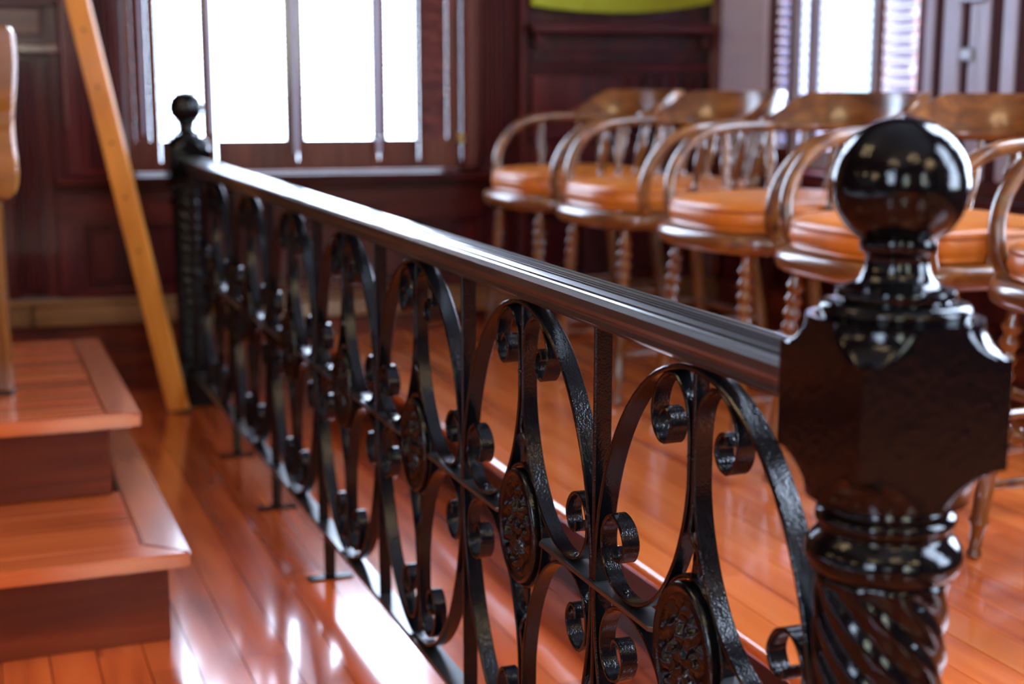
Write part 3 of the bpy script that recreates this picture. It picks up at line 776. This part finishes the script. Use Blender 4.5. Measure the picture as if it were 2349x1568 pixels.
    def rodp(a, b, r=.0095, beads=False):
        a = Vector(a); b = Vector(b); d = b - a; n = d.length; pr = [(r * .8, 0)]
        if beads:
            for k in range(1, 12):
                z = n * k / 12; pr += [(r * .75, z - .011), (r * 1.35, z), (r * .75, z + .011)]
        else: pr += [(r, n * .2), (r * 1.15, n * .5), (r, n * .8)]
        pr += [(r * .8, n)]
        m = Matrix.Translation(a) @ d.to_track_quat('Z', 'Y').to_matrix().to_4x4(); bm = bmesh.new(); lathe(bm, pr, 12, m); obj('stretcher', bm, M['oakz'], t, True, 50)
    rodp(F(1, .235), F(-1, .235), .012, True)
    rodp(K(1, .20), K(-1, .20))
    for s in (1, -1): rodp(F(s, .20), K(s, .20)); rodp(F(s, .13), K(s, .13))
    return t
ch0 = build_chair()
# (front x of the seat ring, centre y, turn)
CH = [(1.57, 4.085, 0, 'wooden jury chair farthest away, at the left end of the row by the wall'),
      (1.58, 3.52, 0, 'second jury chair from the far end, with the window glare on its crest'),
      (1.59, 2.915, 0, 'middle one of the five jury chairs, its crest below the striped right window'),
      (1.57, 2.346, 0, 'jury chair partly behind the ball finial of the near post'),
      (1.652, 1.786, 0, 'nearest jury chair, cut off by the right edge of the photo')]
for i, (xf, yc, r, lab) in enumerate(CH):
    o = ch0 if i == 0 else copy_tree(ch0)
    o.location = (xf + .24, yc, PZ + .0035); o.rotation_euler = (0, 0, pi + radians(r))
    tag(o, lab, 'chair', 'jury chairs on the platform')

# ------------------------------------------------------------ easel in the far left corner
ea = empty('wooden_easel', (.60, 4.5, 0), label='orange pine easel with peg holes in its leg, standing before the panelled wall', cat='easel')
def easel_bar(name, a, b, w_, t_, holes=0, foot_=False):
    a = Vector(a); b = Vector(b); d = b - a; n = d.length
    z = d.normalized(); yv = Vector((0, 1, 0)); x = yv.cross(z).normalized(); y2 = z.cross(x); ct, st_ = cos(radians(24)), sin(radians(24)); x, y2 = x * ct - y2 * st_, y2 * ct + x * st_
    m = Matrix((x, y2, z)).transposed().to_4x4(); m = Matrix.Translation(a) @ m
    bm = bmesh.new(); box(bm, -w_ / 2, w_ / 2, -t_ / 2, t_ / 2, .006, n, .003, m)
    o = obj(name, bm, M['pine'], ea); o.matrix_parent_inverse = Matrix.Translation((-.60, -4.5, 0))
    for k in range(holes):
        zz = .52 + .165 * k; bm = bmesh.new(); tube(bm, m @ Vector((0, -t_ / 2 - .0006, zz)), m @ Vector((0, -t_ / 2 + .012, zz)), .0055, 12)
        h = obj('peg_hole', bm, M['hole'], o)
    bm = bmesh.new(); box(bm, -w_ / 2 - .006, w_ / 2 + .006, -t_ / 2 - .006, t_ / 2 + .006, 0, .008, .002, m); obj('rubber_foot', bm, M['rubber'], o)
    return o
A1 = Vector((.163, 4.33, 2.02))
easel_bar('leg', (.589, 4.398, 0), A1 + Vector((.03, 0, 0)), .066, .022, 9)
easel_bar('leg', (-.62, 4.398, 0), A1 - Vector((.03, 0, 0)), .066, .022, 9)
easel_bar('rear_leg', (-.30, 4.78, 0), A1 + Vector((-.01, .03, -.03)), .05, .022)
bm = bmesh.new(); box(bm, .02, .31, 4.300, 4.328, 1.55, 1.60, .003); o = obj('crossbar', bm, M['pine'], ea); o.matrix_parent_inverse = Matrix.Translation((-.60, -4.5, 0))

# ------------------------------------------------------------ oak chair on the steps, cut by the left edge
wc = empty('witness_chair', (-.1026, 3.319, .355), rz=radians(-20), label='golden oak chair with a wavy edged back on the upper step, at the left edge', cat='chair')
def wp(name, bm, mat, smooth=False):
    return obj(name, bm, M[mat], wc, smooth, 50)
YW = -.10
outl = [(.262, .765), (.270, .755), (.272, .735), (.273, .70), (.270, .66), (.264, .61), (.260, .57), (.260, .53), (.263, .49), (.262, .45), (.254, .425), (.240, .412)]
oc = crom([(a, b, 0) for a, b in outl], 4)
pts = [(p.x, p.y) for p in oc]; pts = pts + [(-a, b) for a, b in pts[::-1]]
bm = bmesh.new(); lo = [bm.verts.new((a, YW - .014, b)) for a, b in pts]; hi = [bm.verts.new((a, YW + .014, b)) for a, b in pts]
bm.faces.new(lo); bm.faces.new(hi[::-1]); n = len(pts)
for i in range(n): bm.faces.new((lo[i], lo[(i + 1) % n], hi[(i + 1) % n], hi[i]))
be = [e for e in bm.edges if (e.verts[0].co.y == e.verts[1].co.y)]
bmesh.ops.bevel(bm, geom=be, offset=.006, segments=3, affect='EDGES')
wp('back_slab', bm, 'slab', True)
for s in (1, -1):
    for yy in (YW + .002, YW - .255):
        bm = bmesh.new(); x = s * .208
        box(bm, x - .017, x + .017, yy - .017, yy + .017, .004, .445, .005)
        if yy > YW: box(bm, x - .017, x + .017, yy - .036, yy - .0145, .42, .50, .008)
        wp('leg', bm, 'oakz')
        bm = bmesh.new(); box(bm, x - .019, x + .019, yy - .019, yy + .019, 0, .006, .001); wp('foot_pad', bm, 'rubber')
bm = bmesh.new(); box(bm, -.24, .200, YW - .28, YW - .040, .445, .475, .008); wp('seat', bm, 'oak')

# ------------------------------------------------------------ unseen lamps added for warm fill and glints in the iron
for i, (x, y) in enumerate(((0.2, -1.3), (1.7, -2.6), (-1.6, -0.9), (-1.2, 2.2))):
    t = empty('fill_chandelier', (x, y, CEIL), label='unseen brass ceiling lamp with eight lit globes added as fill, %s' % ['nearest behind the camera', 'in the rear right corner', 'behind the camera at the left', 'over the left side of the room'][i], cat='lamp', group='added fill lamps on the ceiling')
    bm = bmesh.new(); tube(bm, (0, 0, 0), (0, 0, -1.05), .012); tube(bm, (0, 0, 0), (0, 0, -.04), .07); ball(bm, (0, 0, -1.05), .05); ball(bm, (0, 0, -.75), .035)
    obj('stem', bm, M['brass'], t, True)
    for k in range(8):
        a = k * pi / 4 + i; c, s_ = cos(a), sin(a); R_, zz = ((.42, -1.0) if k % 2 else (.26, -.72))
        bm = bmesh.new(); tube(bm, (0, 0, zz - .05), (R_ * c, R_ * s_, zz), .008); tube(bm, (R_ * c, R_ * s_, zz - .02), (R_ * c, R_ * s_, zz + .04), .018); ar = obj('arm', bm, M['brass'], t)
        bm = bmesh.new(); ball(bm, (R_ * c, R_ * s_, zz + .11), .08, 18, 12); obj('globe', bm, M['globe'], ar, True, 180)

for i, yv in enumerate((0.2, 1.5, 2.8)):  # side lamps added out of view for gold glints on the iron
    t = empty('fill_wall_lamp', (XL, yv, 1.75), label='brass wall lamp with two lit globes added unseen on the left wall, %s' % ['nearest the rear', 'in the middle', 'nearest the window wall'][i], cat='lamp', group='added lamps on the left wall')
    bm = bmesh.new(); box(bm, 0, .02, -.05, .05, -.12, .12, .006); tube(bm, (.01, 0, 0), (.14, 0, 0), .012); obj('bracket', bm, M['brass'], t, True)
    for sy in (-1, 1):
        bm = bmesh.new(); tube(bm, (.14, 0, 0), (.16, sy * .13, .03), .009); tube(bm, (.16, sy * .13, .0), (.16, sy * .13, .06), .02); ar = obj('arm', bm, M['brass'], t)
        bm = bmesh.new(); ball(bm, (.16, sy * .13, .14), .085, 18, 12); obj('globe', bm, M['globe'], ar, True, 180)

# ------------------------------------------------------------ outdoors behind the rear windows, foliage added for reflections in the iron
bm = bmesh.new(); box(bm, -30, 30, -40, YB - 1.0, -.9, -.8); tag(obj('lawn', bm, M['grass']), 'sunlit lawn outside the rear windows', 'lawn', kind='structure')
rn = random.Random(5); bm = bmesh.new()
for k in range(9000):
    cx_ = rn.choice([-4.5, -2.2, 0.2, 2.6, 5.0]); a, b = rn.random() * 2 * pi, rn.random() * pi
    rr = 1.0 + .5 * rn.random()
    p = Vector((cx_ + rr * 1.5 * sin(b) * cos(a), -8.2 + rr * sin(b) * sin(a), 2.4 + rr * 2.2 * cos(b)))
    q = Matrix.Translation(p) @ Matrix.Rotation(rn.random() * 6.3, 4, Vector((rn.random() - .5, rn.random() - .5, rn.random() - .5)).normalized())
    s = .10 + .10 * rn.random()
    vs = [bm.verts.new(q @ Vector(c)) for c in ((-s, 0, 0), (0, s * .5, 0), (s, 0, 0), (0, -s * .5, 0))]; bm.faces.new(vs)
for cx_ in (-4.5, -2.2, 0.2, 2.6, 5.0): tube(bm, (cx_, -8.2, -.8), (cx_, -8.2, 2.4), .12, 10)
tag(obj('added_foliage', bm, M['leaf']), 'dense olive green foliage added outside the rear windows for reflections', 'foliage', kind='stuff')

# neighbouring building outside the right-hand window
M['ext'] = plain('rosy_rendered_wall', (0.055, 0.040, 0.052), 0.9, 0, 0.1, 3); M['extb'] = plain('blue_green_sky_reflection', (0.024, 0.048, 0.053), 0.6, 0, 0.05, 3)  # blue-green stands for sky reflected in glass, put into the colour
M['brick'] = plain('red_brick', (0.055, 0.022, 0.026), 0.9, 0, 0.2, 6)
nb = empty('neighbouring_building', (7.2, 9.9, 0), label='rosy rendered building with a bay coloured like reflected sky seen through the louvres of the right window', cat='building')
def nbp(name, x0, x1, y0, y1, z0, z1, mat):
    bm = bmesh.new(); box(bm, x0 - 7.2, x1 - 7.2, y0 - 9.9, y1 - 9.9, z0, z1, .01); return obj(name, bm, M[mat], nb)
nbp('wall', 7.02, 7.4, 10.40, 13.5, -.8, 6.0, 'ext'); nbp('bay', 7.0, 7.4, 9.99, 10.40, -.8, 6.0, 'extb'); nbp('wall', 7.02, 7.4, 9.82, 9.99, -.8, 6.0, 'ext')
bw = nbp('brick_wall', 7.05, 7.4, 8.6, 9.50, -.8, 6.0, 'brick')
for k in range(14):
    bm = bmesh.new(); box(bm, 7.03 - 7.2, 7.06 - 7.2, 8.6 - 9.9, 9.50 - 9.9, .2 + .22 * k, .27 + .22 * k, .002); obj('band', bm, M['ext'], bw)
